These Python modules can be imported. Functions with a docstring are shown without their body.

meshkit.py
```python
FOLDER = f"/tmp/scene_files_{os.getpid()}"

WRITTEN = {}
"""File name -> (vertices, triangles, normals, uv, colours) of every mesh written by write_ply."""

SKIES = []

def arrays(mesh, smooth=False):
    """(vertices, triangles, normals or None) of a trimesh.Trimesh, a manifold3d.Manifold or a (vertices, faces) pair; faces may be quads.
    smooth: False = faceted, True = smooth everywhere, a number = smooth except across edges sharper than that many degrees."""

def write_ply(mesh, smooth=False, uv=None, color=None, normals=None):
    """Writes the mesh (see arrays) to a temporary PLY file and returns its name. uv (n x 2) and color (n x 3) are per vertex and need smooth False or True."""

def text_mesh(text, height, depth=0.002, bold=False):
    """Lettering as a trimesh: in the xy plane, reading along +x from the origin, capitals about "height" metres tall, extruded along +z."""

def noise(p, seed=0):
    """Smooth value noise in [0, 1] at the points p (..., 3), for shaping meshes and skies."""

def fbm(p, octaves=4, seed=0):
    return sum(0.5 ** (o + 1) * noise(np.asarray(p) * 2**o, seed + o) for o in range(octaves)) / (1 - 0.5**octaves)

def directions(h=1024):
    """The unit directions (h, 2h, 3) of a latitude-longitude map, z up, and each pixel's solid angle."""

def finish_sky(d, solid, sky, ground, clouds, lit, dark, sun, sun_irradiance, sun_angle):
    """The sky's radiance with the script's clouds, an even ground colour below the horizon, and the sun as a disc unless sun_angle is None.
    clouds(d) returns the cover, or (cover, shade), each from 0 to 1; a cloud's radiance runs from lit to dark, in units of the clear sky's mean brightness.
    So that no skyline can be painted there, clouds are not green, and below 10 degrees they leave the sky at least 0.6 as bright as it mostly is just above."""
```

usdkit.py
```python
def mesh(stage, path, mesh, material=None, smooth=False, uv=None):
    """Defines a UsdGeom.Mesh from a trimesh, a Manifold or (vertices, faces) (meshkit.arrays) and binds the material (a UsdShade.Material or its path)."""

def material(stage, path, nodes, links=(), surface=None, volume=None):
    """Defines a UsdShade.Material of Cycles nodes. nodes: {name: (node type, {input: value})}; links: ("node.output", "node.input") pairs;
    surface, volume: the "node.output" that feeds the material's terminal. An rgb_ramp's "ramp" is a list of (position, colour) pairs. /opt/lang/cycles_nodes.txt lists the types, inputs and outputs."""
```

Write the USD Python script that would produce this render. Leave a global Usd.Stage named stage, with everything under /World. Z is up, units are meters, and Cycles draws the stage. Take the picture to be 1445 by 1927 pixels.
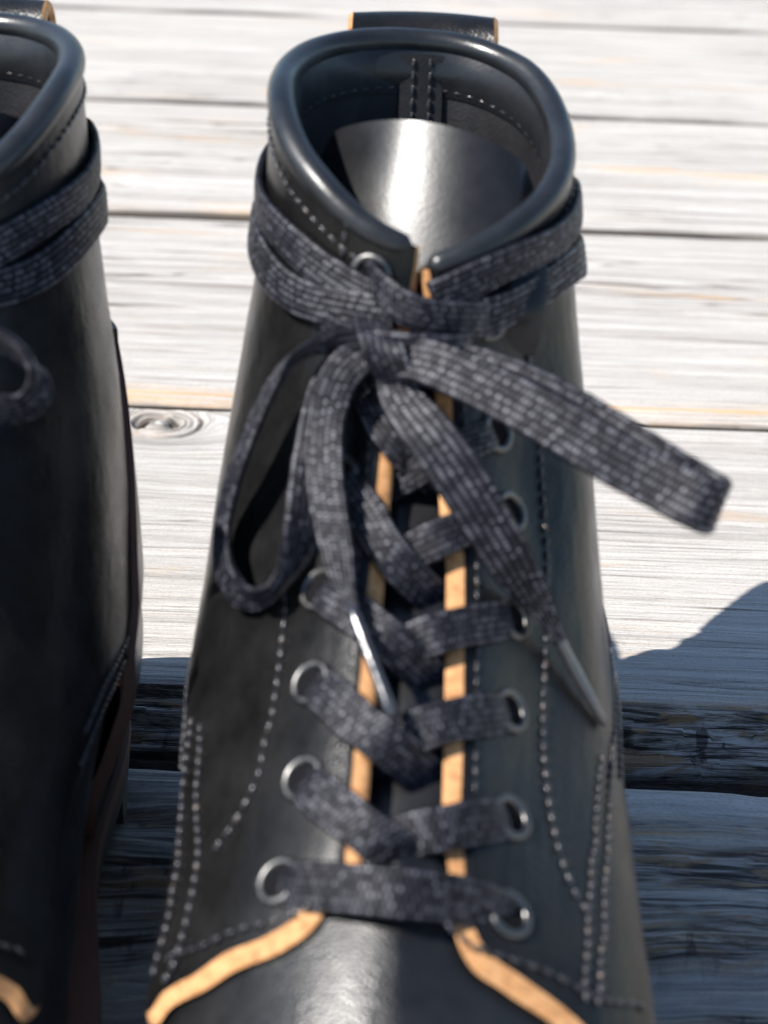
import math, numpy as np, trimesh, usdkit, meshkit
from pxr import Usd, UsdGeom, UsdLux, UsdShade, Gf, Sdf, Vt
from scipy.interpolate import PchipInterpolator, CubicSpline
from scipy.spatial import cKDTree

stage = Usd.Stage.CreateInMemory()
UsdGeom.SetStageUpAxis(stage, 'Z'); UsdGeom.SetStageMetersPerUnit(stage, 1.0)
UsdGeom.Xform.Define(stage, '/World')
rng = np.random.default_rng(7)
PI = math.pi

# ------------------------------------------------------------------ camera, sky, sun
F, H, PITCH, ROLL = 3000.0, .284, math.radians(30.1), math.radians(2.2)
CAM = np.array([0, 0, H])
FW = np.array([0, math.cos(PITCH), -math.sin(PITCH)])
_r, _u = np.array([1.0, 0, 0]), np.array([0, math.sin(PITCH), math.cos(PITCH)])
RT, UP = _r * math.cos(ROLL) + _u * math.sin(ROLL), _u * math.cos(ROLL) - _r * math.sin(ROLL)
cam = UsdGeom.Camera.Define(stage, '/World/camera')
m = Gf.Matrix4d(*RT, 0, *UP, 0, *(-FW), 0, *CAM, 1)
cam.AddTransformOp().Set(m)
cam.CreateHorizontalApertureAttr(24.0); cam.CreateVerticalApertureAttr(32.0)
cam.CreateFocalLengthAttr(24.0 * F / 1445); cam.CreateClippingRangeAttr(Gf.Vec2f(.01, 200))
cam.CreateFStopAttr(12.3); cam.CreateFocusDistanceAttr(.47)
cam.CreateExposureAttr(1.14)

SUN_EL, SUN_AZ = math.radians(51), math.atan2(-.945, -.325)
SUN = np.array([math.sin(SUN_AZ) * math.cos(SUN_EL), math.cos(SUN_AZ) * math.cos(SUN_EL), math.sin(SUN_EL)])
sun = UsdLux.DistantLight.Define(stage, '/World/sun')
sun.CreateIntensityAttr(1.25); sun.CreateAngleAttr(.5); sun.CreateNormalizeAttr(True); sun.CreateColorAttr(Gf.Vec3f(1, .955, .9))
zx = SUN; xx = np.cross([0, 0, 1], zx); xx /= np.linalg.norm(xx); yx = np.cross(zx, xx)
sun.AddTransformOp().Set(Gf.Matrix4d(*xx, 0, *yx, 0, *zx, 0, 0, 0, 3, 1))
sky = UsdLux.DomeLight.Define(stage, '/World/sky')
sky.GetPrim().SetCustomDataByKey('kind', 'structure')
skym = usdkit.material(stage, '/World/Looks/sky', {
    's': ('sky_texture', dict(sky_type='single_scattering', sun_disc=False, sun_elevation=SUN_EL, sun_rotation=SUN_AZ, aerosol_density=.35, air_density=1.1, ozone_density=2.)),
    'b': ('background_shader', dict(strength=.092))}, [('s.color', 'b.color')], surface='b.background')
UsdShade.MaterialBindingAPI.Apply(sky.GetPrim()).Bind(skym)


def project(p):
    q = np.asarray(p) - CAM; z = q @ FW
    return np.stack([722.5 + F * (q @ RT) / z, 963.5 - F * (q @ UP) / z, z], -1)


def ray(x, y): return FW + RT * (x - 722.5) / F - UP * (y - 963.5) / F
def at_y(x, y, Y): d = ray(x, y); return CAM + d * Y / d[1]
def at_z(x, y, Z=0.0): d = ray(x, y); return CAM + d * (Z - H) / d[2]


# ------------------------------------------------------------------ materials
def mat(name, nodes, links, surface): return usdkit.material(stage, '/World/Looks/' + name, nodes, links, surface=surface)


def leather(name, col, rough, grain=1400., bump=.25, spec=.5, mottle=.1):
    c2 = tuple(c * 1.6 + .002 for c in col)
    return mat(name, {
        'g': ('geometry', {}),
        'v': ('voronoi_texture', dict(scale=grain, feature='smooth_f1', smoothness=.6)),
        'n': ('noise_texture', dict(scale=60., detail=5., roughness=.65)),
        'f': ('noise_texture', dict(scale=5200., detail=1.)),
        'rr': ('rgb_ramp', dict(ramp=[(.3, (rough - mottle,) * 3), (.7, (rough + mottle,) * 3)])),
        'cr': ('rgb_ramp', dict(ramp=[(.35, col), (.75, c2)])),
        'dr': ('rgb_ramp', dict(ramp=[(.90, (0, 0, 0)), (.93, (1, 1, 1))])),
        'dm': ('mix_color', dict(b=(.22, .21, .2))),
        'b': ('bump', dict(strength=bump, distance=.0002)),
        'p': ('principled_bsdf', dict(specular_ior_level=spec))},
        [('g.position', 'v.vector'), ('g.position', 'n.vector'), ('g.position', 'f.vector'), ('n.fac', 'rr.fac'), ('n.fac', 'cr.fac'), ('f.fac', 'dr.fac'),
         ('cr.color', 'dm.a'), ('dr.color', 'dm.fac'),
         ('dm.result', 'p.base_color'), ('rr.color', 'p.roughness'), ('v.distance', 'b.height'), ('b.normal', 'p.normal')], 'p.BSDF')


M = {}
M['leather'] = leather('black_leather', (.0038, .0037, .0037), .33, bump=.4, spec=.24)
M['vamp'] = leather('vamp_leather', (.0045, .0046, .005), .40, bump=.5, spec=.4)
M['piping'] = leather('piping_leather', (.007, .0078, .009), .34, bump=.12, spec=.4)
M['tongue'] = leather('tongue_leather', (.007, .0072, .008), .31, bump=.1, spec=.3, mottle=.05)
M['lining'] = leather('lining_leather', (.008, .008, .009), .5, bump=.35, spec=.25)
M['sole'] = leather('sole_rubber', (.012, .010, .009), .6, bump=.1)
M['brown'] = leather('brown_edge', (.085, .034, .020), .6, grain=3000., bump=.4)
M['tan'] = mat('tan_cut_edge', {
    'g': ('geometry', {}), 'mp': ('mapping', dict(scale=(1, 1, 1))),
    'n': ('noise_texture', dict(scale=420., detail=6., roughness=.7)), 'n2': ('noise_texture', dict(scale=2500., detail=2.)),
    'cr': ('rgb_ramp', dict(ramp=[(.28, (.17, .075, .03)), (.45, (.37, .185, .075)), (.7, (.50, .275, .125))])),
    'b': ('bump', dict(strength=.5, distance=.0003)),
    'p': ('principled_bsdf', dict(roughness=.75, specular_ior_level=.25))},
    [('g.position', 'n.vector'), ('g.position', 'n2.vector'), ('n.fac', 'cr.fac'), ('cr.color', 'p.base_color'), ('n2.fac', 'b.height'), ('b.normal', 'p.normal')], 'p.BSDF')
M['lace'] = mat('braided_lace', {
    'g': ('geometry', {}), 'bd': ('attribute', dict(attribute='bead')), 'n': ('noise_texture', dict(scale=2300., detail=3., roughness=.75)),
    'cr': ('rgb_ramp', dict(ramp=[(0, (.003, .003, .005)), (.3, (.011, .011, .015)), (.6, (.042, .042, .053)), (1, (.19, .188, .215))])),
    'sr': ('rgb_ramp', dict(ramp=[(.05, (.03, .03, .03)), (.7, (.6, .6, .6))])),
    'b': ('bump', dict(strength=.5, distance=.0003)),
    'p': ('principled_bsdf', dict(roughness=.42))},
    [('g.position', 'n.vector'), ('bd.fac', 'cr.fac'), ('cr.color', 'p.base_color'), ('bd.fac', 'sr.fac'), ('sr.color', 'p.specular_ior_level'), ('n.fac', 'b.height'), ('b.normal', 'p.normal')], 'p.BSDF')
M['thread'] = mat('waxed_thread', {
    'g': ('geometry', {}), 'n': ('noise_texture', dict(scale=900., detail=2.)),
    'cr': ('rgb_ramp', dict(ramp=[(.35, (.015, .015, .018)), (.62, (.032, .032, .036)), (.72, (.12, .085, .055))])),
    'p': ('principled_bsdf', dict(roughness=.22, specular_ior_level=.35))},
    [('g.position', 'n.vector'), ('n.fac', 'cr.fac'), ('cr.color', 'p.base_color')], 'p.BSDF')
M['metal'] = mat('gunmetal', {'g': ('geometry', {}), 'n': ('noise_texture', dict(scale=700., detail=4.)),
    'rr': ('rgb_ramp', dict(ramp=[(.3, (.28, .28, .28)), (.7, (.5, .5, .5))])),
    'p': ('principled_bsdf', dict(base_color=(.11, .107, .104), metallic=1.0))},
    [('g.position', 'n.vector'), ('n.fac', 'rr.fac'), ('rr.color', 'p.roughness')], 'p.BSDF')
M['aglet'] = mat('aglet_plastic', {'g': ('geometry', {}), 'n': ('noise_texture', dict(scale=500., detail=2.)), 'b': ('bump', dict(strength=.3, distance=.0004)),
    'p': ('principled_bsdf', dict(base_color=(.02, .02, .024), roughness=.2, specular_ior_level=.8, coat_weight=.5))},
    [('g.position', 'n.vector'), ('n.fac', 'b.height'), ('b.normal', 'p.normal')], 'p.BSDF')
M['dark'] = mat('dark_inside', {'p': ('principled_bsdf', dict(base_color=(.004, .004, .005), roughness=.9, specular_ior_level=.1))}, [], 'p.BSDF')


def wood(name, seed):
    N = {'uv': ('texture_coordinate', {}), 'w': ('attribute', dict(attribute='wear')), 'tn': ('attribute', dict(attribute='warm'))}
    L = []

    def noise(k, sx, sy, detail=4., rough=.55, dist=0.):
        N[k + 'm'] = ('mapping', dict(scale=(sx, sy, 1), location=(seed * 3.17, seed * 7.31, seed)))
        N[k] = ('noise_texture', dict(scale=1., detail=detail, roughness=rough, distortion=dist))
        L.extend([('uv.UV', k + 'm.vector'), (k + 'm.vector', k + '.vector')])
    noise('a', 4, 120, 7., .66, .3); noise('b', 13, 850, 4., .65); noise('c', 3.2, 95, 2., .5, .6); noise('d', 900, 1500, 2., .6)
    noise('t', 7, 38, 5., .6, .5); noise('r', 30, 540, 7., .72, .5); noise('l', 1.6, 9, 2., .5); noise('x', 170, 60, 3., .6); noise('q', 10, 420, 5., .65); noise('u', 34, 150, 5., .65, .8)
    N['ar'] = ('rgb_ramp', dict(ramp=[(.25, (.29, .270, .246)), (.42, (.385, .364, .336)), (.58, (.455, .433, .403)), (.78, (.52, .498, .466))]))
    N['br'] = ('rgb_ramp', dict(ramp=[(.28, (.42, .39, .37)), (.40, (.88, .87, .86)), (.56, (1, 1, 1))]))
    N['mb'] = ('mix_color', dict(blend_type='multiply', fac=.9))
    N['cs'] = ('math', dict(math_type='subtract', value2=.5)); N['ca'] = ('math', dict(math_type='absolute'))
    N['cr'] = ('rgb_ramp', dict(ramp=[(0, (.22, .19, .17)), (.006, (.6, .57, .55)), (.012, (1, 1, 1))]))
    N['cg'] = ('rgb_ramp', dict(ramp=[(.48, (0, 0, 0)), (.56, (1, 1, 1))]))
    N['mc'] = ('mix_color', dict(blend_type='multiply'))
    N['dr'] = ('rgb_ramp', dict(ramp=[(.3, (.72, .72, .72)), (.55, (1, 1, 1))])); N['md'] = ('mix_color', dict(blend_type='multiply', fac=.7))
    N['tr'] = ('rgb_ramp', dict(ramp=[(.60, (0, 0, 0)), (.72, (.55, .55, .55))])); N['ta'] = ('math', dict(math_type='multiply_add', value3=0.))
    N['tadd'] = ('math', dict(math_type='add', use_clamp=True)); N['mt'] = ('mix_color', dict(b=(.50, .32, .16)))
    N['rr'] = ('rgb_ramp', dict(ramp=[(.35, (.012, .011, .011)), (.44, (.045, .04, .036)), (.50, (.17, .15, .13)), (.57, (.34, .32, .30)), (.70, (.46, .45, .44))]))
    N['xr'] = ('rgb_ramp', dict(ramp=[(.33, (.12, .1, .1)), (.40, (1, 1, 1))])); N['mx'] = ('mix_color', dict(blend_type='multiply', fac=.75))
    N['mw'] = ('mix_color', {}); N['qr'] = ('rgb_ramp', dict(ramp=[(.44, (.03, .03, .03)), (.58, (.9, .9, .9))])); N['ur'] = ('rgb_ramp', dict(ramp=[(.52, (0, 0, 0)), (.60, (.85, .85, .85))])); N['mu'] = ('mix_color', dict(b=(.26, .165, .085)))
    N['mf'] = ('mix_color', dict(blend_type='multiply', fac=.8)); N['dt'] = ('attribute', dict(attribute='dirt')); N['mdt'] = ('mix_color', dict(b=(.022, .018, .015)))
    N['tw'] = ('math', dict(math_type='multiply'))
    L += [('a.fac', 'ar.fac'), ('b.fac', 'br.fac'), ('ar.color', 'mb.a'), ('br.color', 'mb.b'), ('c.fac', 'cs.value1'), ('cs.value', 'ca.value1'), ('ca.value', 'cr.fac'),
          ('mb.result', 'mc.a'), ('cr.color', 'mc.b'), ('l.fac', 'cg.fac'), ('cg.color', 'mc.fac'), ('d.fac', 'dr.fac'), ('mc.result', 'md.a'), ('dr.color', 'md.b'),
          ('t.fac', 'tr.fac'), ('tn.fac', 'tw.value1'), ('q.fac', 'qr.fac'), ('qr.color', 'tw.value2'), ('u.fac', 'ur.fac'), ('rr.color', 'mu.a'), ('ur.color', 'mu.fac'), ('tr.color', 'tadd.value1'), ('tw.value', 'tadd.value2'), ('tadd.value', 'mt.fac'), ('md.result', 'mt.a'),
          ('r.fac', 'rr.fac'), ('x.fac', 'xr.fac'), ('mu.result', 'mx.a'), ('xr.color', 'mx.b'), ('mt.result', 'mw.a'), ('mx.result', 'mw.b'), ('w.fac', 'mw.fac')]
    N['h1'] = ('math', dict(math_type='multiply_add', value2=.6)); N['h2'] = ('math', dict(math_type='multiply_add', value2=.5))
    N['bp'] = ('bump', dict(strength=.8, distance=.002))
    N['p'] = ('principled_bsdf', dict(roughness=.82, specular_ior_level=.2))
    L += [('a.fac', 'h1.value1'), ('b.fac', 'h1.value3'), ('r.fac', 'h2.value1'), ('h1.value', 'h2.value3'), ('h2.value', 'bp.height'), ('bp.normal', 'p.normal'), ('mw.result', 'mf.a'), ('br.color', 'mf.b'), ('mf.result', 'mdt.a'), ('dt.fac', 'mdt.fac'), ('mdt.result', 'p.base_color')]
    del N['ta']
    return mat(name, N, L, 'p.BSDF')


WOODS = [wood('weathered_wood_%s' % n, s) for n, s in (('one', 1.), ('two', 2.7), ('three', 4.9), ('four', 8.3))]
M['soil'] = leather('dark_soil', (.03, .025, .02), .95, grain=60., bump=.5, spec=.1)

# ------------------------------------------------------------------ prim helpers
used = {}


def numbered(parent, name):
    k = (str(parent), name); used[k] = used.get(k, -1) + 1
    return name if used[k] == 0 else '%s_%03d' % (name, used[k])


def obj(name, mesh, material, parent='/World', smooth=40, uv=None, label=None, kind=None, **prim):
    par = str(parent.GetPath()) if hasattr(parent, 'GetPath') else parent
    p = usdkit.mesh(stage, par + '/' + numbered(par, name), mesh, material, smooth=smooth, uv=uv)
    for k, v in prim.items():
        UsdGeom.PrimvarsAPI(p).CreatePrimvar(k, Sdf.ValueTypeNames.FloatArray, 'vertex').Set(Vt.FloatArray.FromNumpy(np.asarray(v, np.float32)))
    if label: p.GetPrim().SetCustomDataByKey('label', label)
    if kind: p.GetPrim().SetCustomDataByKey('kind', kind)
    return p.GetPrim()


def thing(name, loc, **data):
    x = UsdGeom.Xform.Define(stage, '/World/' + numbered('/World', name)); x.AddTranslateOp().Set(Gf.Vec3d(*loc))
    for k, v in data.items(): x.GetPrim().SetCustomDataByKey(k, v)
    return x.GetPrim()


def grid_faces(nr, nc, wrap=False, flip=False):
    i, j = np.meshgrid(np.arange(nr - 1), np.arange(nc if wrap else nc - 1), indexing='ij')
    j2 = (j + 1) % nc
    f = np.stack([i * nc + j, i * nc + j2, (i + 1) * nc + j2, (i + 1) * nc + j], -1).reshape(-1, 4)
    f = f[:, ::-1] if flip else f
    return np.vstack([f[:, [0, 1, 2]], f[:, [0, 2, 3]]])


def grid(P, wrap=False, flip=False):
    P = np.asarray(P); return trimesh.Trimesh(P.reshape(-1, 3), grid_faces(P.shape[0], P.shape[1], wrap, flip), process=False)


def cat(ms): return trimesh.util.concatenate(ms)


def smoothstep(a, b, x): t = np.clip((np.asarray(x, float) - a) / (b - a), 0, 1); return t * t * (3 - 2 * t)
def unit(v): v = np.asarray(v, float); return v / np.maximum(np.linalg.norm(v, axis=-1, keepdims=True), 1e-12)


def resample(P, step, n=None):
    P = np.asarray(P, float); s = np.r_[0, np.cumsum(np.linalg.norm(np.diff(P, axis=0), axis=1))]
    cs = CubicSpline(s, P); fine = np.linspace(0, s[-1], 40 * len(P)); Q = cs(fine)
    L = np.r_[0, np.cumsum(np.linalg.norm(np.diff(Q, axis=0), axis=1))]
    n = n or max(int(L[-1] / step), 3); sv = np.interp(np.linspace(0, L[-1], n), L, fine)
    return cs(sv), sv, s, L[-1]


def tube(P, r, step=.002, sides=14, ends=True):
    Q, sv, s, L = resample(P, step)
    T = unit(np.gradient(Q, axis=0)); up = np.array([0, 0, 1.0]) if abs(T[0, 2]) < .9 else np.array([1.0, 0, 0])
    A = unit(np.cross(T, up)); B = np.cross(T, A)
    r = np.interp(np.linspace(0, 1, len(Q)), np.linspace(0, 1, np.size(r)), np.atleast_1d(r)) if np.size(r) > 1 else np.full(len(Q), r)
    if ends:
        k = max(2, int(r[0] * .8 / (L / len(Q))))
        for q in range(k): r[q] *= math.sqrt(1 - (1 - (q + .15) / k) ** 2); r[-1 - q] *= math.sqrt(1 - (1 - (q + .15) / k) ** 2)
    th = np.linspace(0, 2 * PI, sides, endpoint=False)
    R = Q[:, None] + r[:, None, None] * (np.cos(th)[None, :, None] * A[:, None] + np.sin(th)[None, :, None] * B[:, None])
    g = grid(R, wrap=True, flip=True)
    n0 = len(g.vertices); V = np.vstack([g.vertices, Q[0], Q[-1]]); j = np.arange(sides); j2 = (j + 1) % sides; b = (len(Q) - 1) * sides
    Fc = np.vstack([g.faces, np.stack([np.full(sides, n0), j, j2], 1), np.stack([np.full(sides, n0 + 1), b + j2, b + j], 1)])
    t = trimesh.Trimesh(V, Fc, process=False); t.fix_normals(); return t


BEADS = {}


def ribbon(P, W, width=.0098, thick=.0014, step=.0003, ribs=6, pitch=.00105, amp=.00034, cols=4):
    """A flat braided lace along P with its width along W: ribs run along it, each a row of beads."""
    Q, sv, s, L = resample(P, step)
    W = unit(np.stack([np.interp(sv, s, np.asarray(W)[:, k]) for k in range(3)], -1))
    width = np.interp(sv, s, width) if np.size(width) > 1 else np.full(len(Q), width)
    T = unit(np.gradient(Q, axis=0)); W = unit(W - T * np.sum(W * T, -1, keepdims=True)); N = np.cross(T, W)
    d = np.linspace(0, L, len(Q))[:, None]
    uu = np.linspace(-1, 1, ribs * cols + 1); q = (uu + 1) / 2 * ribs; rb = np.minimum(q.astype(int), ribs - 1); fr = q - rb
    bead = np.sin(PI * fr)[None] ** .8 * (.4 + .55 * np.abs(np.sin(PI * (d / pitch + .5 * (rb % 2)[None]))))
    bi = np.floor(d / pitch + .5 * (rb % 2)[None]); rnd = np.modf(np.abs(np.sin(bi * 12.9898 + rb[None] * 78.233 + float(P[0][0]) * 900) * 43758.5453))[0]
    bv = np.clip(bead, 0, 1) ** 1.4 * (.36 + .66 * rnd ** 1.3)
    prof = thick / 2 * np.clip(1 - np.abs(uu) ** 5, 0, 1) ** .5
    wob = .00022 * (meshkit.noise(np.stack([d[:, 0] * 420, d[:, 0] * 0, d[:, 0] * 0], -1), 3) - .5)
    rows = [(prof[None] + amp * bead, 1), (prof[None] + amp * bead, -1)]
    top = Q[:, None] + W[:, None] * (uu[None, :, None] * (width[:, None, None] / 2 + wob[:, None, None])) + N[:, None] * rows[0][0][..., None]
    un = np.arange(len(uu) - 1, -1, -1)
    bot = (Q[:, None] + W[:, None] * (uu[None, :, None] * (width[:, None, None] / 2 + wob[:, None, None])) - N[:, None] * rows[1][0][..., None])[:, un]
    ring = np.concatenate([top, bot], 1); nc = ring.shape[1]
    g = grid(ring, wrap=True)
    V = np.vstack([g.vertices, Q[0], Q[-1]]); j = np.arange(nc); j2 = (j + 1) % nc; b = (len(Q) - 1) * nc; n0 = len(V) - 2
    BEADS[len(V), round(float(V[0].sum()), 9)] = np.r_[np.concatenate([bv, bv[:, un]], 1).ravel(), 0, 0]
    t = trimesh.Trimesh(V, np.vstack([g.faces, np.stack([np.full(nc, n0), j2, j], 1), np.stack([np.full(nc, n0 + 1), b + j, b + j2], 1)]), process=False)
    return t


_sph = trimesh.creation.icosphere(1)


def stitches(P, N, pitch=.0031, length=.0027, r=.00042, lift=.0002):
    """One mesh of small thread stitches laid along P (a dense polyline) on a surface with normals N."""
    P, N = np.asarray(P), np.asarray(N)
    s = np.r_[0, np.cumsum(np.linalg.norm(np.diff(P, axis=0), axis=1))]; k = np.arange(pitch / 2, s[-1], pitch)
    out = []
    for t in k:
        p = np.array([np.interp(t, s, P[:, c]) for c in range(3)]); q = np.array([np.interp(t + .0005, s, P[:, c]) for c in range(3)])
        n = unit([np.interp(t, s, N[:, c]) for c in range(3)]); T = unit(q - p); B = np.cross(n, T)
        T = unit(T + B * rng.normal(0, .08)); B = np.cross(n, T)
        v = _sph.vertices * [length / 2 * rng.uniform(.9, 1.05), r, r * .9]
        out.append(trimesh.Trimesh(p + n * lift + v[:, :1] * T + v[:, 1:2] * B + v[:, 2:] * n, _sph.faces, process=False))
    return cat(out)


# ------------------------------------------------------------------ the deck
deck = thing('deck', (0, 0, 0), kind='structure', label='weathered grey timber deck boards under the two boots')
obj('ground', trimesh.creation.box((8, 8, .02), trimesh.transformations.translation_matrix((0, 1, -.31))), M['soil'], kind='structure')
KNOT = at_z(302, 792)
FINE = np.r_[np.arange(-2.0, -.25, .03), np.arange(-.25, -.15, .004), np.arange(-.15, .165, .0007), np.arange(.165, .3, .004), np.arange(.3, 2.01, .03)]
MID = np.r_[np.arange(-2.0, -.4, .03), np.arange(-.4, .4, .003), np.arange(.4, 2.01, .03)]
COARSE = np.arange(-2.0, 2.01, .05)


def plank(y0, y1, xs, dy, seed, rot=0.0, rough=.5, back=.0, wid=.03, near_rot=0.0):
    th = .038
    ys = np.arange(y0, y1 + dy / 2, dy); ys = ys[ys <= y1 - 1e-5]
    X, Y = np.meshgrid(xs, ys, indexing='ij')
    nz = lambda sx, sy, o, k=0, A=X, B=Y: meshkit.fbm(np.stack([A * sx, B * sy, np.full(A.shape, seed * 1.7 + k)], -1), o, int(seed * 13) % 97 + k)
    # grain coordinate: bends round the knot and waves a little
    G = Y + .006 * (nz(3, 5, 2, 1) - .5)
    kx, ky = X - KNOT[0], Y - KNOT[1]; kd = np.sqrt((kx / 1.15) ** 2 + (ky / .95) ** 2)
    inplank = y0 < KNOT[1] < y1
    if inplank: G = G + np.where(True, -np.sign(ky) * .016 * np.exp(-(kd / .02) ** 2) * (1 - np.exp(-(ky / .006) ** 2)), 0)
    if near_rot:   # a swirl of grain by the front right of the near board
        sw = np.exp(-(((X - .118) / .05) ** 2 + ((Y - .285) / .035) ** 2)); G = G + .010 * sw * (nz(20, 14, 2, 10) - .5) + .020 * near_rot * (nz(11, 16, 4, 9) - .5)
    g1 = meshkit.fbm(np.stack([X * 9, G * 260, np.full(X.shape, seed)], -1), 4, 5)
    g2 = meshkit.fbm(np.stack([X * 6, G * 90, np.full(X.shape, seed + 3)], -1), 3, 8)
    Z = -.0011 * rough * np.abs(g1 - .5) * 2 - .0012 * rough * np.clip(.45 - g2, 0, 1) * 4
    # long drying cracks
    cr = np.abs(meshkit.fbm(np.stack([X * 2.2, G * 62, np.full(X.shape, seed + 9)], -1), 2, 12) - .5)
    lng = smoothstep(.45, .6, nz(2.5, 12, 2, 4)); Z -= .0016 * np.clip(1 - cr / .012, 0, 1) * lng
    wear = np.zeros_like(X); warm = np.zeros_like(X); dirt = np.zeros_like(X)
    if near_rot:
        pit = smoothstep(.42, .62, nz(14, 60, 4, 6, X, G)); Z -= .0022 * near_rot * pit * (.4 + g1)
        zone = smoothstep(.340, .322, Y) * near_rot
        wear = np.maximum(wear, zone * (.22 + .68 * smoothstep(.40, .54, nz(11, 90, 4, 7, X, G))))
        warm = np.maximum(warm, .8 * zone * smoothstep(.5, .62, nz(10, 45, 3, 8, X, G)))
    # worn front arris: drops in splintered layers
    D = Y - y0
    if rot > 0:
        edge = wid * (1 + .5 * (nz(5, 0, 3, 2) - .5)); k = np.clip(1 - D / edge, 0, 1)
        lay = meshkit.fbm(np.stack([X * 7, G * 330, np.full(X.shape, seed + 5)], -1), 3, 21)
        blk = np.floor(meshkit.noise(np.stack([X * 38 + 3 * np.floor(G * 420), np.floor(G * 420) * 1.37, X * 0], -1), 31) * 4) / 4
        Z -= rot * (k ** 1.3 * .016 + smoothstep(.12, .3, k) * (.0075 * (lay - .42) + .0032 * blk))
        wear = np.maximum(wear, min(1, rot * 1.1) * smoothstep(.03, .2, k + .25 * (lay - .5)))
        Z -= rot * .004 * smoothstep(.62, .75, k) * smoothstep(.45, .6, nz(12, 40, 2, 3))
    else:
        e = wid * .4 * (1 + .8 * (nz(8, 0, 3, 2) - .5)); k = np.clip(1 - D / e, 0, 1)
        Z -= .0042 * k ** 2.2; warm = np.maximum(warm, 1.0 * back * smoothstep(.15, .7, k + .5 * (g2 - .5))); wear = np.maximum(wear, .75 * smoothstep(.7, 1, k + .4 * (g1 - .5)))
    warm *= .15 + 1.2 * smoothstep(.38, .62, meshkit.fbm(np.stack([X * 8, G * 210, np.full(X.shape, seed + 7)], -1), 3, 17))
    jw = (.0052 if y0 > .6 else .0015) * (.6 + .8 * nz(30, 0, 2, 14)); dirt = np.maximum(.9 * smoothstep(jw, jw * .6, Y - y0) * smoothstep(.2, .45, nz(9, 0, 2, 15) + (.1 if y0 > .6 else .3)), .85 * smoothstep(.0016, .0006, y1 - Y))
    if rot > 0: dirt = np.maximum(dirt, .93 * smoothstep(.60, .74, np.clip(1 - (Y - y0) / edge, 0, 1) + .1 * (lay - .5)))
    kb = np.clip(1 - (y1 - Y) / .004, 0, 1); Z -= .002 * kb ** 2
    if inplank:
        an = np.arctan2(ky, kx); rg = .5 + .5 * np.cos(kd * 2600 + 2.5 * nz(70, 70, 3, 11)); inn = np.exp(-(kd / .0148) ** 10)
        hole = np.exp(-((kd - .0068 - .002 * (nz(150, 150, 2, 12) - .5)) / .0021) ** 2) * smoothstep(.1, .7, np.cos(an - 2.5)) + np.exp(-((kx - .005) ** 2 / .000006 + (ky - .001) ** 2 / .000012))
        rim = np.exp(-((kd - .0142) / .0007) ** 2) * smoothstep(.35, .6, nz(60, 60, 2, 13))
        Z -= .0009 * rg * inn + .0045 * np.clip(hole, 0, 1) + .0012 * rim
        wear = np.maximum(wear, np.clip(np.clip(hole, 0, 1) + inn * (.32 + .3 * (1 - rg)) + .8 * rim, 0, 1))
        G = G + np.where(kd < .022, 1, 0) * 0
        ring = np.exp(-(kd / .016) ** 6); G = G * (1 - ring) + ring * (KNOT[1] + kd * .7); 
    n0 = len(ys)
    back_col = np.stack([X[:, -1:], np.full((len(xs), 1), y1), np.full((len(xs), 1), -th)], -1)
    front_top = np.stack([X[:, :1], np.full((len(xs), 1), y0) - .0004 + .002 * rot * (nz(60, 0, 3, 5)[:, :1] - .5), Z[:, :1] - .002], -1)
    fr = [front_top]
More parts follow.
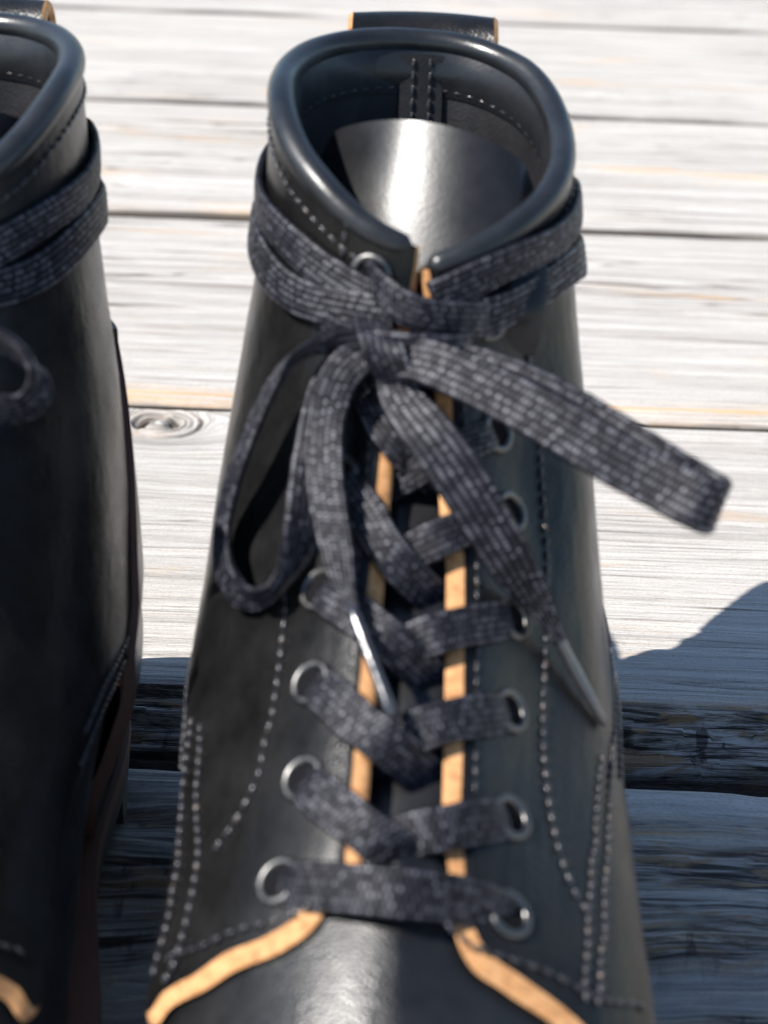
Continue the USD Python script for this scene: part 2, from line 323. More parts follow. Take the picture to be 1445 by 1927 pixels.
    for q in np.linspace(.2, 1, 6): fr.append(np.stack([X[:, :1], y0 + .007 * rot * q + .0 * X[:, :1] + .003 * rot * (meshkit.fbm(np.stack([X[:, :1] * 9, X[:, :1] * 0 + q * 9, X[:, :1] * 0 + seed], -1), 3, 3) - .5), (Z[:, :1] - .002) * (1 - q) - th * q], -1))
    top = np.stack([X, Y, Z], -1)
    full = np.concatenate(fr[::-1] + [top, back_col], 1); nf = len(fr)
    pad = lambda A, e0: np.concatenate([np.repeat(e0, nf, 1), A, A[:, -1:]], 1)
    U = np.stack([full[..., 0], np.concatenate([G[:, :1] - (.004 * np.arange(nf, 0, -1))[None], G, G[:, -1:] + .03], 1)], -1)
    g = grid(full, flip=False)
    w = pad(wear, np.clip(wear[:, :1] + .6, 0, 1)); wm = pad(warm, warm[:, :1]); dr = pad(dirt, np.maximum(dirt[:, :1], .7))
    return g, U.reshape(-1, 2), w.ravel(), wm.ravel(), dr.ravel()


PL = [  # y0, y1, x samples, dy, rot, rough, warm, width
    (.354, .5675, FINE, .0006, 1.0, .75, 0, .033, 0), (.136, .3462, FINE, .0006, .0, 1.3, .2, .02, 1.0), (.5745, .786, MID, .0012, 0, .8, 1.0, .045, 0), (.7905, .994, MID, .0015, 0, .6, .3, .02, 0),
    (.9985, 1.238, MID, .002, 0, .6, .2, .02, 0), (1.2435, 1.46, COARSE, .004, 0, .5, .2, .02, 0)]
y = 1.464
while y < 3.2: PL.append((y, y + .214, COARSE, .008, 0, .4, .2, .02, 0)); y += .219
y = .132
while y > -1.6: PL.append((y - .214, y, COARSE, .008, 0, .5, .2, .02, 0)); y -= .219
for i, (a, b, xs, dy, rot, rough, wm, wid, nr) in enumerate(PL):
    g, U, w, wmm, drt = plank(a, b, xs, dy, i + 1.0, rot, rough, wm, wid, nr)
    obj('plank', g, WOODS[i % 4], deck, smooth=True, uv=U, wear=w, warm=wmm, dirt=drt)

for k in range(3):      # splinters of rotted wood caught in the gap
    x = [.079, .093, .113][k]; ln = rng.uniform(.005, .012)
    q = trimesh.creation.box((ln, .0022, .0016)); q.vertices[:, 1:] *= np.where(q.vertices[:, :1] > 0, .45, 1); q = q.subdivide(); q.vertices += rng.normal(0, .00018, q.vertices.shape)
    q.apply_transform(trimesh.transformations.rotation_matrix(rng.uniform(-.5, .5), [0, 0, 1])); q.apply_transform(trimesh.transformations.rotation_matrix(rng.uniform(-.2, .2), [0, 1, 0]))
    q.apply_translation((x, .3535 + rng.uniform(-.002, .001), -.011 + rng.uniform(-.002, .003)))
    t = obj('wood_splinter', q, WOODS[k % 4], smooth=False, wear=np.full(len(q.vertices), .8), warm=np.zeros(len(q.vertices)), dirt=np.zeros(len(q.vertices)), uv=q.vertices[:, :2], label=['grey wood splinter in the shaded board gap, the one right beside the boot', 'grey wood splinter in the shaded board gap, midway between boot and photo edge', 'grey wood splinter in the shaded board gap, nearest the right edge of the photo'][k])
    t.SetCustomDataByKey('category', 'splinter'); t.SetCustomDataByKey('group', 'splinters in the gap between the boards')

# ------------------------------------------------------------------ boot shape: horizontal slices
#        z     back   front   mid    half-w  n front
SL = np.array([
    (.000, -.022, -.283, -.150, .0490, 2.3), (.022, -.022, -.283, -.150, .0490, 2.3), (.035, -.021, -.281, -.150, .0500, 2.3), (.045, -.021, -.274, -.142, .0516, 2.3),
    (.055, -.022, -.262, -.130, .0512, 2.2), (.065, -.024, -.243, -.112, .0480, 2.05), (.080, -.027, -.212, -.090, .0432, 1.8), (.090, -.029, -.191, -.080, .0418, 1.62),
    (.110, -.026, -.152, -.070, .0392, 1.5), (.130, -.022, -.117, -.060, .0360, 1.6), (.150, -.018, -.097, -.054, .0330, 1.85), (.165, -.014, -.091, -.050, .0312, 2.1),
    (.190, -.009, -.088, -.048, .0302, 2.2), (.210, -.007, -.086, -.047, .0300, 2.2)])
SLI = [PchipInterpolator(SL[:, 0], SL[:, k]) for k in range(1, 6)]


NFR = PchipInterpolator([0, .05, .065, .08, .09, .11, .13, .15, .165, .19, .21], [2.4, 2.45, 2.1, 1.55, 1.33, 1.22, 1.28, 1.55, 1.9, 2.2, 2.2])


def body(a, z):
    a, z = np.broadcast_arrays(np.asarray(a, float), np.asarray(z, float))
    yb, yf, ym, w, nf = (f(z) for f in SLI)
    c, s = np.cos(a), np.sin(a); fr = c > 0; q = smoothstep(-.12, .12, a); nn = nf * (1 - q) + NFR(z) * q; k = smoothstep(.75, PI / 2, np.abs(a)); n = np.where(fr, nn * (1 - k) + 2.15 * k, 2.15)
    x = w * np.sign(s) * np.abs(s) ** (2 / n)
    y = np.where(fr, ym - (ym - yf) * np.abs(c) ** (2 / n), ym + (yb - ym) * np.abs(c) ** (2 / n))
    wa = smoothstep(.08, .03, z) * np.exp(-((y + .115) / .045) ** 2)
    x = x * (1 - np.where(x < 0, .24, .10) * wa) * np.where(x < 0, 1 - .062 * smoothstep(.08, .066, z), 1)
    return np.stack([x, y, z], -1)


def normal(a, z):
    h = .02; n = np.cross(body(a + h, z) - body(np.asarray(a) - h, z), body(a, np.asarray(z) + .002) - body(a, np.asarray(z) - .002))
    return unit(n)


def off(a, z, d): return body(a, z) + normal(a, z) * np.asarray(d)[..., None]


def z_top(a):
    a = np.asarray(a, float); t = np.abs(a) / PI
    L = PchipInterpolator([0, .08, .25, .5, .75, 1], [.1675, .170, .179, .1885, .190, .1895])(t)
    R = PchipInterpolator([0, .08, .25, .5, .75, 1], [.1635, .1655, .171, .1785, .187, .1895])(t)
    return np.where(a < 0, L, R)


GL = PchipInterpolator([.06, .085, .097, .115, .124, .150, .168, .2], [.0088, .0088, .0078, .0066, .0060, .0036, .0006, .0006])
GR = PchipInterpolator([.06, .085, .089, .105, .115, .124, .150, .168, .2], [.0080, .0080, .0093, .0098, .0098, .0082, .0056, .0014, .0012])


def a_gap(z, side, inset=0.):
    w, n = SLI[3](z), SLI[4](z) if side < 0 else NFR(z); g = np.maximum((GL if side < 0 else GR)(z) - inset, .0003)
    return np.arcsin(np.clip(g / w, 0, .9) ** (n / 2))


ZR = PchipInterpolator([.12, .213, .241, .304, .437, .626, .80, .99, 1.10, 1.16, 1.22, 1.28, 1.35, 1.55, 2.0, PI], [.0900, .0856, .0830, .0800, .0763, .0709, .0650, .0590, .0555, .0600, .0650, .0690, .0700, .067, .055, .045])
ZL = PchipInterpolator([.15, .262, .332, .437, .66, .835, .99, 1.10, 1.14, 1.19, 1.25, 1.35, 1.55, 2.0, PI], [.0885, .0852, .0825, .0793, .073, .0668, .061, .0562, .0610, .0672, .0690, .0700, .067, .055, .045])
TH = .0032


def boot(name, center, mirror, label, hi, right_data=None):
    root = thing(name, center, label=label, category='boot')
    sg = -1 if mirror else 1

    def put(nm, mesh, mt, parent=root, smooth=40, **k):
        key = (len(mesh.vertices), round(float(mesh.vertices[0].sum()), 9))
        if key in BEADS: k['bead'] = BEADS[key]
        mesh = trimesh.Trimesh(np.array(mesh.vertices) * [sg, 1, 1], np.array(mesh.faces)[:, ::-1] if mirror else mesh.faces, process=False)
        return obj(nm, mesh, mt, parent, smooth=smooth, **k)
    # sole
    A = np.linspace(-PI, PI, 161)[:-1]
    def outline(d, z=.03): return off(A, np.full(A.shape, z), np.full(A.shape, d))[:, :2]
    from shapely.geometry import Polygon, box as sbox
    def slab(poly, z0, z1):
        ps = getattr(poly, 'geoms', [poly]); ms = [trimesh.creation.extrude_polygon(p, z1 - z0) for p in ps if p.area > 1e-6]
        t = cat(ms); t.apply_translation((0, 0, z0)); return t
    op = Polygon(outline(.0055)).buffer(0)
    put('outsole', slab(op, .0125, .0195), M['sole'], smooth=30)
    put('welt', slab(Polygon(outline(.0062)).buffer(0), .0197, .0242), M['brown'], smooth=30)
    put('forefoot_sole', slab(op.intersection(sbox(-.2, -.4, .2, -.135)), .0002, .0123), M['sole'], smooth=30)
    put('heel', slab(op.buffer(-.001).intersection(sbox(-.2, -.078, .2, .1)), .0002, .0123), M['sole'], smooth=30)
    # vamp
    z = np.r_[np.linspace(.0235, .05, 12), np.linspace(.052, .093, 42)]; a = np.linspace(-PI, PI, 200)
    AA, ZZ = np.meshgrid(a, z)
    put('vamp', grid(off(AA, ZZ, 0 * AA)), M['vamp'], smooth=True)
    # lining
    a = np.linspace(0, 1, 120); zz = np.linspace(0, 1, 26); T, S = np.meshgrid(a, zz)
    aa = -PI * .98 + T * PI * 1.96; aa = -aa[:, ::-1]
    lim = lambda al, zv: np.where(al < 0, np.minimum(al, -a_gap(zv, -1)), np.maximum(al, a_gap(zv, 1)))
    zv = .06 + S * (z_top(np.linspace(-PI, PI, 120))[None] - .06); al = np.linspace(-PI, PI, 120)[None] + 0 * S
    msh = []
    for sd in (-1, 1):
        t = np.linspace(0, 1, 70)[None] + 0 * np.linspace(0, 1, 26)[:, None]; s = np.linspace(0, 1, 26)[:, None] + 0 * t
        z0 = .07; ag = .12; al = sd * (ag + t * (PI - ag)); zv = z0 + s * (z_top(al) - z0); al = sd * (a_gap(zv, sd) + .05 + t * (PI - a_gap(zv, sd) - .05))
        msh.append(grid(off(al, zv, -.0009 - .0006 * meshkit.noise(np.stack([al * 9, zv * 60, al * 0], -1), 5)), flip=sd > 0))
        t2 = np.linspace(0, 1, 90); al2 = sd * (.45 + t2 * (PI - .45)); zb = z_top(al2) - .0105
        P, Nn = off(al2, zb, -.0017 + 0 * zb), -normal(al2, zb)
        put('lining_stitch_row', stitches(P, Nn, pitch=.0034, length=.0026, r=.0004), M['thread'])
        s3 = np.linspace(0, 1, 6)[:, None]; t3 = t2[None]; al3 = sd * (.2 + t3 * (PI - .2)) + 0 * s3; zz3 = z_top(al3) - .0015 - s3 * .0105
        put('rolled_binding', grid(off(al3, zz3, -.0030 * (1 - s3) ** 1.5 * 0 - .0016 - .0012 * np.sin(PI * s3)), flip=sd > 0), M['piping'], smooth=True)
    put('lining', cat(msh), M['lining'], smooth=True)
    # back seam strip inside
    zz = np.linspace(.09, .187, 30)
    put('back_seam_tape', grid(np.stack([off(np.full(zz.shape, PI - q), zz, np.full(zz.shape, -.0030 + .0004 * abs(q) * 10)) for q in np.linspace(.16, -.16, 7)], 1), flip=True), M['lining'], smooth=True)
    for q in (.06, -.06):
        put('seam_stitch_row', stitches(off(np.full(zz.shape, PI - q), zz, np.full(zz.shape, -.0030)), -normal(np.full(zz.shape, PI - q), zz), pitch=.0032), M['thread'])
    a = np.linspace(-PI, PI, 80); put('insole', trimesh.Trimesh(np.vstack([off(a, np.full(80, .072), np.full(80, -.002)), [[0, -.08, .072]]]), [[i, i + 1, 80] for i in range(79)], process=False), M['dark'])
    # quarters
    tq = np.r_[np.linspace(0, .25, 44)[:-1], np.linspace(.25, .4, 50)[:-1], np.linspace(.4, 1, 40)]; sq = np.linspace(0, 1, 60)
    T, S = np.meshgrid(tq, sq)
    for sd in (-1, 1):
        a1 = sd * (.14 + T * (PI - .14)); zl, zt = (ZL if sd < 0 else ZR)(np.abs(a1)), z_top(a1) - .0005
        ZV = zl + S * (zt - zl); ag = a_gap(ZV, sd); AV = sd * (ag + T * (PI - ag))
        rnd = TH - .0007 * np.exp(-S * 60) - .0007 * np.exp(-T * 110)
        dn = rnd + .0007 * (meshkit.fbm(body(AV, ZV) * 48, 3, 2) - .5) * smoothstep(0, .1, S) * smoothstep(1, .93, S) * smoothstep(0, .06, T) * smoothstep(1, .95, T) + .00012 * (meshkit.noise(np.stack([AV * 30, ZV * 500, AV * 0], -1), 4) - .5)
        outer = off(AV, ZV, dn)
        ig = a_gap(ZV, sd, .0021); inner = off(sd * (ig + T * (PI - ig)), ZV, .0002 + .0011 * np.exp(-S * 40))
        q = put('quarter', cat([grid(outer, flip=sd < 0), grid(inner, flip=sd > 0)]), M['leather'], smooth=True)
        # cut edge: facing edge from the top down, then along the lower edge to the side
        eo = np.vstack([outer[::-1, 0], outer[0, 1:]]); ei = np.vstack([inner[::-1, 0], inner[0, 1:]])
        Ne = unit(np.vstack([normal(AV[::-1, 0], ZV[::-1, 0]), normal(AV[0, 1:], ZV[0, 1:])]))
        Tn = unit(np.gradient(eo, axis=0)); B = np.cross(Tn, Ne) * (-sd)
        B = B * np.sign(np.sum(B * (eo - np.vstack([outer[::-1, 2], outer[2, 1:]])), -1, keepdims=True))
        k = np.linspace(0, 1, 7); jit = .00012 * (meshkit.noise(eo[:, None] * 1100 + k[None, :, None] * 3, 6) - .5)
        st = eo[:, None] * (1 - k)[None, :, None] + ei[:, None] * k[None, :, None] + B[:, None] * (.0005 * np.sin(PI * k)[None, :] + jit)[..., None]
        put('cut_edge', grid(st, flip=sd > 0), M['tan'], parent=q, smooth=True)
    # counter over the heel
    for_t = np.linspace(0, 1, 60); ss = np.linspace(0, 1, 30); zz = .0245 + ss * (.127 - .0245)
    def a_of(y, zv):
        yb, yf, ym = SLI[0](zv), SLI[1](zv), SLI[2](zv); nf = SLI[4](zv)
        return np.where(y < ym, PI / 2 - np.arcsin(np.clip(((ym - y) / (ym - yf)), 0, 1) ** (nf / 2)), PI / 2 + np.arcsin(np.clip((y - ym) / (yb - ym), 0, .97) ** (2.15 / 2)))
    af = a_of(np.interp(zz, [.03, .071, .0986, .1234], [-.11, -.095, -.068, -.046]) + (0 if mirror else .014), zz)
    AV = np.stack([np.concatenate([af[i] + (PI - af[i]) * for_t, 2 * PI - (af[i] + (PI - af[i]) * for_t[::-1][1:])]) for i in range(len(zz))])
    AV = np.where(AV > PI, AV - 2 * PI, AV); ZV = zz[:, None] + 0 * AV
    bul = TH + .0015 + .0012 * np.exp(-((ZV - .052) / .022) ** 2)
    ct = off(AV, ZV, bul); cnt = put('heel_counter', grid(ct, flip=False), M['leather'], smooth=True)
    lo = off(AV, ZV, TH - .0006 + 0 * AV)
    for col, fl in ((0, True), (-1, False)):
        k = np.linspace(0, 1, 4)[None, :, None]
        put('counter_edge', grid(ct[:, col][:, None] * (1 - k) + lo[:, col][:, None] * k, flip=fl), M['brown'], parent=cnt, smooth=True)
    k = np.linspace(0, 1, 4)[:, None, None]
    put('counter_top_edge', grid(ct[-1][None] * (1 - k) + lo[-1][None] * k), M['leather'], parent=cnt, smooth=True)
    # collar piping
    ap = np.r_[np.linspace(-.10, -PI, 40), np.linspace(PI, .07, 40)[1:]]
    ap[0] = -float(a_gap(.164, -1)) - .02; ap[39] = -PI
    P = off(ap, z_top(ap), np.full(ap.shape, .0008))
    put('collar_piping', tube(P, np.r_[.0026, .0029, np.full(30, .0031), .0029, .0027], step=.0012, sides=18), M['piping'], smooth=True)
    # pull tab: a strap that loops over the back of the collar
    pt = np.array([(-.006, .176), (-.005, .186), (-.001, .1915), (.004, .1925), (.0080, .187), (.0055, .176), (-.003, .163), (-.0115, .150)])
    Q, _, _, _ = resample(np.c_[np.zeros(8), pt], .001)
    Tq = unit(np.gradient(Q, axis=0)); Nq = np.stack([0 * Tq[:, 0], -Tq[:, 2], Tq[:, 1]], -1)
    xs = np.linspace(-.0172, .0172, 15); bow = -.0035 * (xs / .0172) ** 2
    def sheet(d): return Q[:, None] + Nq[:, None] * d + np.stack([xs, bow, 0 * xs], -1)[None]
    tab = put('pull_tab', cat([grid(sheet(.0014), flip=True), grid(sheet(-.0014))]), M['leather'], smooth=True)
    for c, fl, sx in ((0, False, -1), (-1, True, 1)):
        k = np.linspace(0, 1, 7)[None, :, None]
        put('cut_edge', grid(sheet(.0016)[:, c][:, None] * (1 - k) + sheet(-.0016)[:, c][:, None] * k + np.array([sx * .0011, 0, 0]) * np.sin(PI * k) ** .7, flip=fl), M['tan'], parent=tab, smooth=True)
    # tongue
    cz = np.array([.080, .10, .12, .14, .152, .162, .172, .180, .186])
    cy = PchipInterpolator([.080, .10, .12, .14, .152, .162, .172, .180, .188], [-.2055, -.165, -.130, -.1005, -.0905, -.0830, -.0748, -.0680, -.0610])
    s = np.linspace(0, 1, 60); u = np.linspace(-1, 1, 41); U, SS = np.meshgrid(u, s)
    zc = .080 + .1055 * SS; hw = .017 + .009 * smoothstep(.1, .8, SS)
    zc2 = zc - (.0035 + .0105 * smoothstep(.8, 1, SS)) * U ** 2 * smoothstep(.0, .3, SS) - .008 * np.clip(np.abs(U) - .7, 0, 1) * 3 * smoothstep(.9, 1, SS)
    yy = cy(zc) + .0075 * (1 - smoothstep(.52, .74, SS)) - .002 + (.023 - .004 * SS) * (1 - np.cos(U * 1.15)) + .0012 * (meshkit.noise(np.stack([U * 2, SS * 6, U * 0], -1), 8) - .5) + .003 - .0125 * U * smoothstep(.5, .75, SS)
    xx = hw * np.sin(U * 1.15) / math.sin(1.15) + .0015
    TG = np.stack([xx, yy, zc2], -1)
    put('tongue', cat([grid(TG), grid(TG + [0, .0018, -.0005], flip=True)]), M['tongue'], smooth=True)
    return root, put


RC = np.array([.0050, .3985, 0]); LC = np.array([-.1045, .3985, 0])
right, rput = boot('boot', RC, False, 'black leather lace-up boot seen whole, with large bow tied over its laces', True)
left, lput = boot('boot', LC, True, 'black leather boot cut off by the left edge of the photo, in shade', False)

# ------------------------------------------------------------------ points on the right boot's quarters, found through the lens once
ga, gz = np.meshgrid(np.linspace(-PI, PI, 700), np.linspace(.03, .19, 320))
gp = off(ga, gz, TH + 0 * ga) + RC; gn = normal(ga, gz)
front = (np.sum(gn * (CAM - gp), -1) > 0) & (gz > ZL(np.abs(ga)) - .004) & (gz < z_top(ga) + .003)
G_a, G_z, G_p, G_n = ga[front], gz[front], gp[front], gn[front]
KD = cKDTree(project(G_p)[:, :2])


def surf(px, side=0):
    px = np.atleast_2d(px).astype(float); d, i = KD.query(px[:, :2]); return G_a[i], G_z[i], G_p[i] - RC, G_n[i]


def lifted(pts, dz=None):
    """(px, py, lift in mm) -> points standing that far off the quarter, on the same line of sight."""
    out = []
    for x, y, l in pts:
        _, _, p, _ = surf([(x, y)]); q = project(p[0] + RC)[2]
        out.append(CAM + ray(x, y) * (q - l / 1000) - RC)
    return np.array(out)


# stitch rows on the quarters
def stitch_px(name, pts, side=None, n=80, puts=(rput, lput), **k):
    k.setdefault('r', .0006); pts = np.array(pts, float); s = np.r_[0, np.cumsum(np.linalg.norm(np.diff(pts, axis=0), axis=1))]
    cs = PchipInterpolator(s, pts); a, z, p, nn = surf(cs(np.linspace(0, s[-1], n)))
    a = PchipInterpolator(np.linspace(0, 1, 12), np.interp(np.linspace(0, 1, 12), np.linspace(0, 1, n), a))(np.linspace(0, 1, n))
    z = PchipInterpolator(np.linspace(0, 1, 12), np.interp(np.linspace(0, 1, 12), np.linspace(0, 1, n), z))(np.linspace(0, 1, n))
    for pt in puts: pt(name, stitches(off(a, z, np.full(a.shape, TH)), normal(a, z), **k), M['thread'])


def stitch_az(name, a, z, puts=(rput, lput), d=TH, **k):
    for pt in puts: pt(name, stitches(off(a, z, np.full(np.shape(a), d)), normal(a, z), **k), M['thread'])


stitch_px('stitch_row', [(538, 1110), (528, 1250), (508, 1370), (482, 1470), (440, 1550), (400, 1608)])
stitch_px('stitch_row', [(985, 640), (1005, 750), (1018, 900), (1026, 1100), (1022, 1300), (1022, 1440), (1040, 1560), (1075, 1660), (1105, 1715)])
stitch_px('stitch_row', [(656, 405), (648, 455), (640, 505)])
for sd in (-1, 1):
    a = sd * np.linspace(.16, 2.9, 160); stitch_az('collar_stitch_row', a, z_top(a) - .0062)
    a = sd * np.linspace(.27, 1.02, 120); stitch_az('lower_stitch_row', a, (ZL if sd < 0 else ZR)(np.abs(a)) + .0032, pitch=.0034, r=.00055)
    for dz in (.0038, .0072):     # rows along the rear of the lower edge
        a = sd * np.linspace(1.24, 2.1, 120); stitch_az('lower_stitch_row', a, ZL(np.abs(a)) + dz, pitch=.0026, r=.0006)
    z = np.linspace(.092, .158, 100); stitch_az('facing_stitch_row', sd * (a_gap(z, sd) + .055), z)

for pts in ([(362, 1350), (354, 1420), (344, 1500), (338, 1600), (324, 1700), (305, 1780), (285, 1852)], [(379, 1362), (374, 1450), (370, 1530), (374, 1600), (356, 1720), (335, 1800), (310, 1850)],
            [(1132, 1420), (1124, 1520), (1115, 1640), (1106, 1760), (1103, 1880)], [(1153, 1385), (1147, 1500), (1141, 1650), (1132, 1800), (1124, 1900)]):
    stitch_px('lower_stitch_row', pts, puts=(rput,), pitch=.0027, length=.0024, r=.0007)

# eyelets
EL = [(525, 1660), (566, 1467), (588, 1283), (600, 1110), (640, 893), (668, 712), (697, 520)]
ER = [(962, 1725), (957, 1540), (957, 1340), (968, 1165), (962, 965), (934, 815), (922, 600)]
ra = np.linspace(0, 2 * PI, 13); prof = np.array([.0038 + .00092 * np.cos(ra), .0002 + .00085 * np.sin(ra)]).T
prof = prof[::-1]
eyelet_mesh = trimesh.creation.revolve(np.vstack([prof, prof[:1]]), sections=32); eyelet_mesh.merge_vertices(); eyelet_mesh.fix_normals()
hole_mesh = trimesh.creation.cylinder(.0033, .0006, sections=24)
E3 = {}
for sd, lst in ((-1, EL), (1, ER)):
    a, z, p, n = surf(lst); E3[sd] = (a, z, p, n)
    for k in range(7):
        fr = trimesh.geometry.align_vectors([0, 0, 1], n[k]); fr[:3, 3] = p[k]
        for pt in (rput, lput):
            e = pt('eyelet', eyelet_mesh.copy().apply_transform(fr), M['metal'], smooth=60)
            pt('eyelet_hole', hole_mesh.copy().apply_transform(fr), M['dark'], parent=e)

# ------------------------------------------------------------------ lacing
def lace(puts, name, P, W, **k):
    t = ribbon(P, W, **k)
    for pt in puts: pt(name, t, M['lace'], smooth=True)


both = (rput, lput)


def edge_pt(sd, zq, d):   # on the facing edge at height zq
    a = sd * a_gap(zq, sd); return off(a, zq, np.float64(d))


VN = unit(np.array([0, -.8, .6]))
CROSS = [  # (px, py, lift in mm): the straight bar, then from each eyelet over its own facing and down under the other one
    (-1, 0, [(560, 1668, 1.6), (620, 1670, 2.2), (680, 1675, 2.8), (760, 1682, 2.6), (835, 1690, 2.6), (895, 1702, 2)], .0094),
    (1, 1, [(925, 1545, 1.8), (880, 1551, 2.0), (845, 1558, 1.6), (800, 1566, -1), (750, 1582, -3.4), (690, 1612, -5.4), (650, 1632, -6.5)], .0090),
    (-1, 1, [(590, 1488, 1.9), (630, 1520, 2.2), (668, 1548, 2.0), (715, 1585, 0), (765, 1618, -3.2), (825, 1655, -5.8), (850, 1668, -6.5)], .0092),
    (1, 2, [(928, 1345, 1.8), (885, 1350, 2.0), (850, 1356, 1.6), (805, 1368, -.8), (760, 1390, -3.2), (690, 1430, -5.6), (655, 1450, -6.5)], .0090),
    (-1, 2, [(612, 1303, 1.9), (650, 1338, 2.2), (690, 1372, 1.4), (730, 1402, -.6), (775, 1440, -3.6), (825, 1480, -6), (850, 1496, -6.6)], .0092),
    (1, 3, [(935, 1170, 1.8), (895, 1176, 2.0), (855, 1184, 1.4), (812, 1196, -.8), (765, 1215, -3.4), (700, 1250, -5.8), (665, 1268, -6.6)], .0088),
    (-1, 3, [(625, 1128, 1.9), (660, 1150, 2.2), (700, 1178, 1.4), (740, 1212, -.8), (785, 1255, -3.6), (830, 1295, -6), (850, 1310, -6.6)], .0088),
    (1, 4, [(925, 978, 1.8), (885, 990, 2.0), (848, 1004, 1.4), (808, 1022, -1), (765, 1045, -3.4), (715, 1075, -5.6), (680, 1092, -6.4)], .0085),
    (-1, 4, [(660, 925, 1.9), (690, 968, 2.2), (712, 1008, 1.4), (745, 1055, -.8), (785, 1098, -3.4), (825, 1135, -5.8), (845, 1150, -6.4)], .0085),
    (1, 5, [(905, 825, 1.8), (870, 838, 1.8), (840, 852, 1), (805, 872, -1), (765, 895, -3.2), (720, 920, -5.2), (700, 930, -6)], .0080),
    (-1, 5, [(685, 735, 1.8), (705, 768, 1.8), (725, 805, 1), (755, 845, -1), (790, 880, -3.2), (825, 912, -5.2), (842, 925, -6)], .0080)]
for sd, k, pts, w in CROSS:
    p, n = E3[sd][2][k], E3[sd][3][k]; tail = [E3[1][2][0] - E3[1][3][0] * .0012] if k == 0 else []
    P = np.array([p - n * .0012, *lifted([(x, y, l * 1.65 if l < -3 else l) for x, y, l in pts]), *tail]); T = unit(np.gradient(P, axis=0))
    W = np.cross(T, VN); W[0] = np.cross(T[1], n); W = unit(W * np.sign(W @ W[2])[:, None])
    lace(both, 'lace_bar' if k == 0 else 'lace_crossing', P, W, width=np.r_[.0072, np.full(len(P) - 2, w * .92), .0072])

# wraps round the ankle
for zc, w0, dd, sp in ((.1645, .0080, .0016, 0), (.1556, .0083, .0020, 1)):
    a = np.linspace(-.12, -2 * PI + .10, 60); aw = np.where(a < -PI, a + 2 * PI, a)
    zw = zc + .002 * np.sin(a * 2 + sp) - .0075 * np.exp(-((a) / .42) ** 2) * (1.0 if not sp else .6) - (.008 if not sp else .006) * np.exp(-((a + 2 * PI) / .5) ** 2) + .0012 * np.sin(a * 5 + 2 * sp) + .0035 * np.exp(-((a + 1.6) / .7) ** 2)
    P = off(aw, zw, TH + dd + .0008 * np.exp(-((a + 2 * PI) / .3) ** 2)); W = np.cross(unit(np.gradient(P, axis=0)), normal(aw, zw))
    W = unit(W + .06 * normal(aw, zw) * np.sin(a * 3 + sp)[:, None]); lace(both, 'lace_wrap', P, W, width=w0)

IR, IU = RT, UP
# strand from the top left eyelet across the front
P = np.array([E3[-1][2][6] - E3[-1][3][6] * .001, *lifted([(722, 548, 5), (775, 585, 7), (835, 598, 6.5), (905, 600, 4)]), E3[1][2][6] - E3[1][3][6] * .001])
lace((rput,), 'lace_bar', P, np.tile(unit(IU * .9 + FW * -.35), (6, 1)), width=.0075)
# knot
P = lifted([(610, 618, 5), (665, 648, 9), (740, 662, 11.5), (820, 668, 11), (880, 660, 7)]); lace((rput,), 'bow_knot', P, np.tile(unit(IU - FW * .4), (5, 1)), width=.0088)
P = lifted([(700, 600, 4), (705, 625, 11), (722, 660, 14.5), (738, 692, 12.5), (735, 725, 5)]); lace((rput,), 'bow_knot', P, np.tile(unit(IR - IU * .25), (5, 1)), width=.0085)
# left loop
P = lifted([(735, 668, 9), (670, 652, 11), (600, 654, 15), (545, 684, 17), (487, 780, 18), (444, 890, 17), (418, 1000, 13), (424, 1075, 11), (465, 1118, 9), (520, 1098, 8), (562, 1010, 8), (583, 900, 9), (600, 800, 9.5), (625, 715, 9), (690, 665, 7)])
W0 = unit(-FW * .9 + IU * .2 + IR * .42)
Wd = np.array([IU, IU * .9 - FW * .4, W0, W0, W0, W0, W0, W0, unit(W0 + IU * .2), unit(W0 - IR * .35), unit(W0 * .6 - IR * .8), unit(W0 * .3 - IR), -IR, -IR, -IR])
lace((rput,), 'bow_loop', P, Wd, width=np.r_[[.0085] * 10, .0088, .0088, .0085, .008, .007])
# left tail
P = lifted([(705, 672, 10), (655, 688, 13), (622, 750, 13.5), (610, 850, 13), (618, 950, 12), (638, 1050, 10.5), (656, 1130, 9), (664, 1152, 8.5)])
lace((rput,), 'lace_tail', P, np.array([IR, IR, IR, unit(IR - FW * .2), unit(IR - FW * .3), unit(IR - FW * .4), unit(IR - FW * .4), IR]), width=np.array([.008, .008, .0078, .0078, .0078, .0065, .0035, .0026]))
rput('aglet', tube(lifted([(660, 1138, 8.8), (690, 1220, 7), (715, 1285, 5.5), (738, 1348, 4)]), .0012, step=.001, sides=12), M['aglet'], smooth=True)
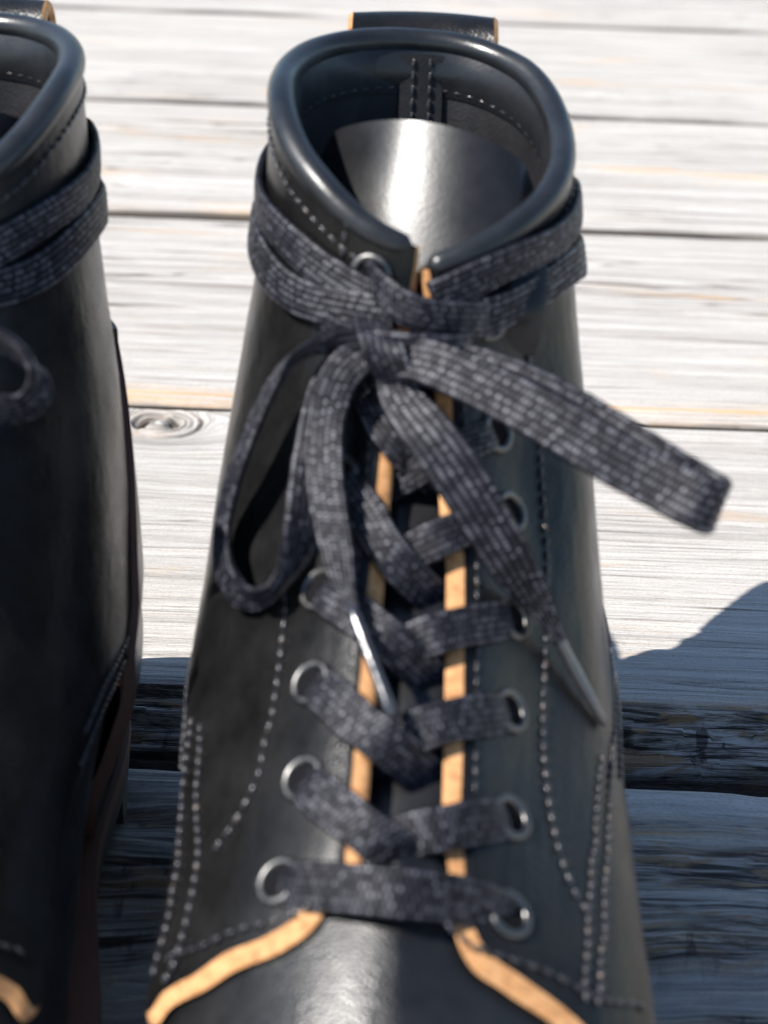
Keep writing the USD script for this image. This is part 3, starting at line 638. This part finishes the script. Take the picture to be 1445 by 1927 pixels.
# right tail
P = lifted([(735, 690, 9), (752, 745, 9), (800, 808, 11), (852, 880, 12.5), (908, 968, 12.5), (962, 1058, 11), (1012, 1138, 8), (1044, 1188, 7), (1052, 1205, 6.5)])
wd = unit(IR * .87 + IU * .5)
lace((rput,), 'lace_tail', P, np.array([unit(IR + .3 * IU), unit(IR + .4 * IU), wd, wd, wd, wd, unit(wd - FW * .5), unit(wd - FW * .7), wd]), width=np.array([.006, .0085, .0102, .0104, .0102, .0096, .007, .004, .0028]))
rput('aglet', tube(lifted([(1046, 1192, 6.8), (1075, 1250, 5), (1108, 1310, 3.6), (1138, 1366, 2.4)]), np.array([.0013, .0012, .0010]), step=.001, sides=12), M['aglet'], smooth=True)
# right loop, standing out past the boot's side
K = [at_y(x, y, Y) - RC for x, y, Y in ((745, 682, .288), (800, 680, .2835), (880, 712, .279), (1010, 778, .272), (1150, 860, .265), (1270, 925, .259), (1325, 952, .2565), (1350, 955, .259), (1338, 938, .2645), (1270, 895, .2685), (1130, 805, .277), (980, 722, .284), (850, 680, .290), (760, 668, .2935))]
wd = unit(IU * .9 + IR * .38 + FW * .12)
lace((rput,), 'bow_loop', np.array(K), np.tile(wd, (14, 1)), width=np.r_[.0085, .0092, .0098, .0100, .0102, .0102, .0102, .0102, .0102, .0100, .0095, .009, .0085, .008])
# the left boot's bow, mostly outside the picture
L3 = lambda pts: np.array([(at_y(x, y, Y) - LC) * [-1, 1, 1] for x, y, Y in pts])
mv = lambda v: np.asarray(v) * [-1, 1, 1]
P = L3([(-170, 690, .288), (-110, 640, .284), (-40, 632, .279), (20, 650, .274), (60, 690, .271), (62, 735, .271), (20, 768, .274), (-60, 770, .279), (-150, 720, .288)])
lput('bow_loop', ribbon(P, np.tile(mv(unit(IU * .35 - FW * .9)), (9, 1)), width=.0098), M['lace'], smooth=True)
P = L3([(-160, 700, .286), (-220, 690, .282), (-300, 780, .276), (-330, 900, .268), (-300, 960, .264), (-250, 880, .268), (-200, 770, .278), (-160, 705, .287)])
lput('bow_loop', ribbon(P, np.tile(mv(unit(IU * .2 - FW)), (8, 1)), width=.0095), M['lace'], smooth=True)
P = L3([(-205, 640, .290), (-180, 680, .281), (-140, 705, .280), (-110, 735, .288)]); lput('bow_knot', ribbon(P, np.tile(mv(unit(IU + IR)), (4, 1)), width=.009), M['lace'], smooth=True)
for pts in ([(-180, 720, .284), (-210, 850, .268), (-220, 1000, .252), (-200, 1120, .240)], [(-140, 720, .284), (-90, 850, .268), (-60, 950, .258)]):
    lput('lace_tail', ribbon(L3(pts), np.tile(mv(IR), (len(pts), 1)), width=.008), M['lace'], smooth=True)
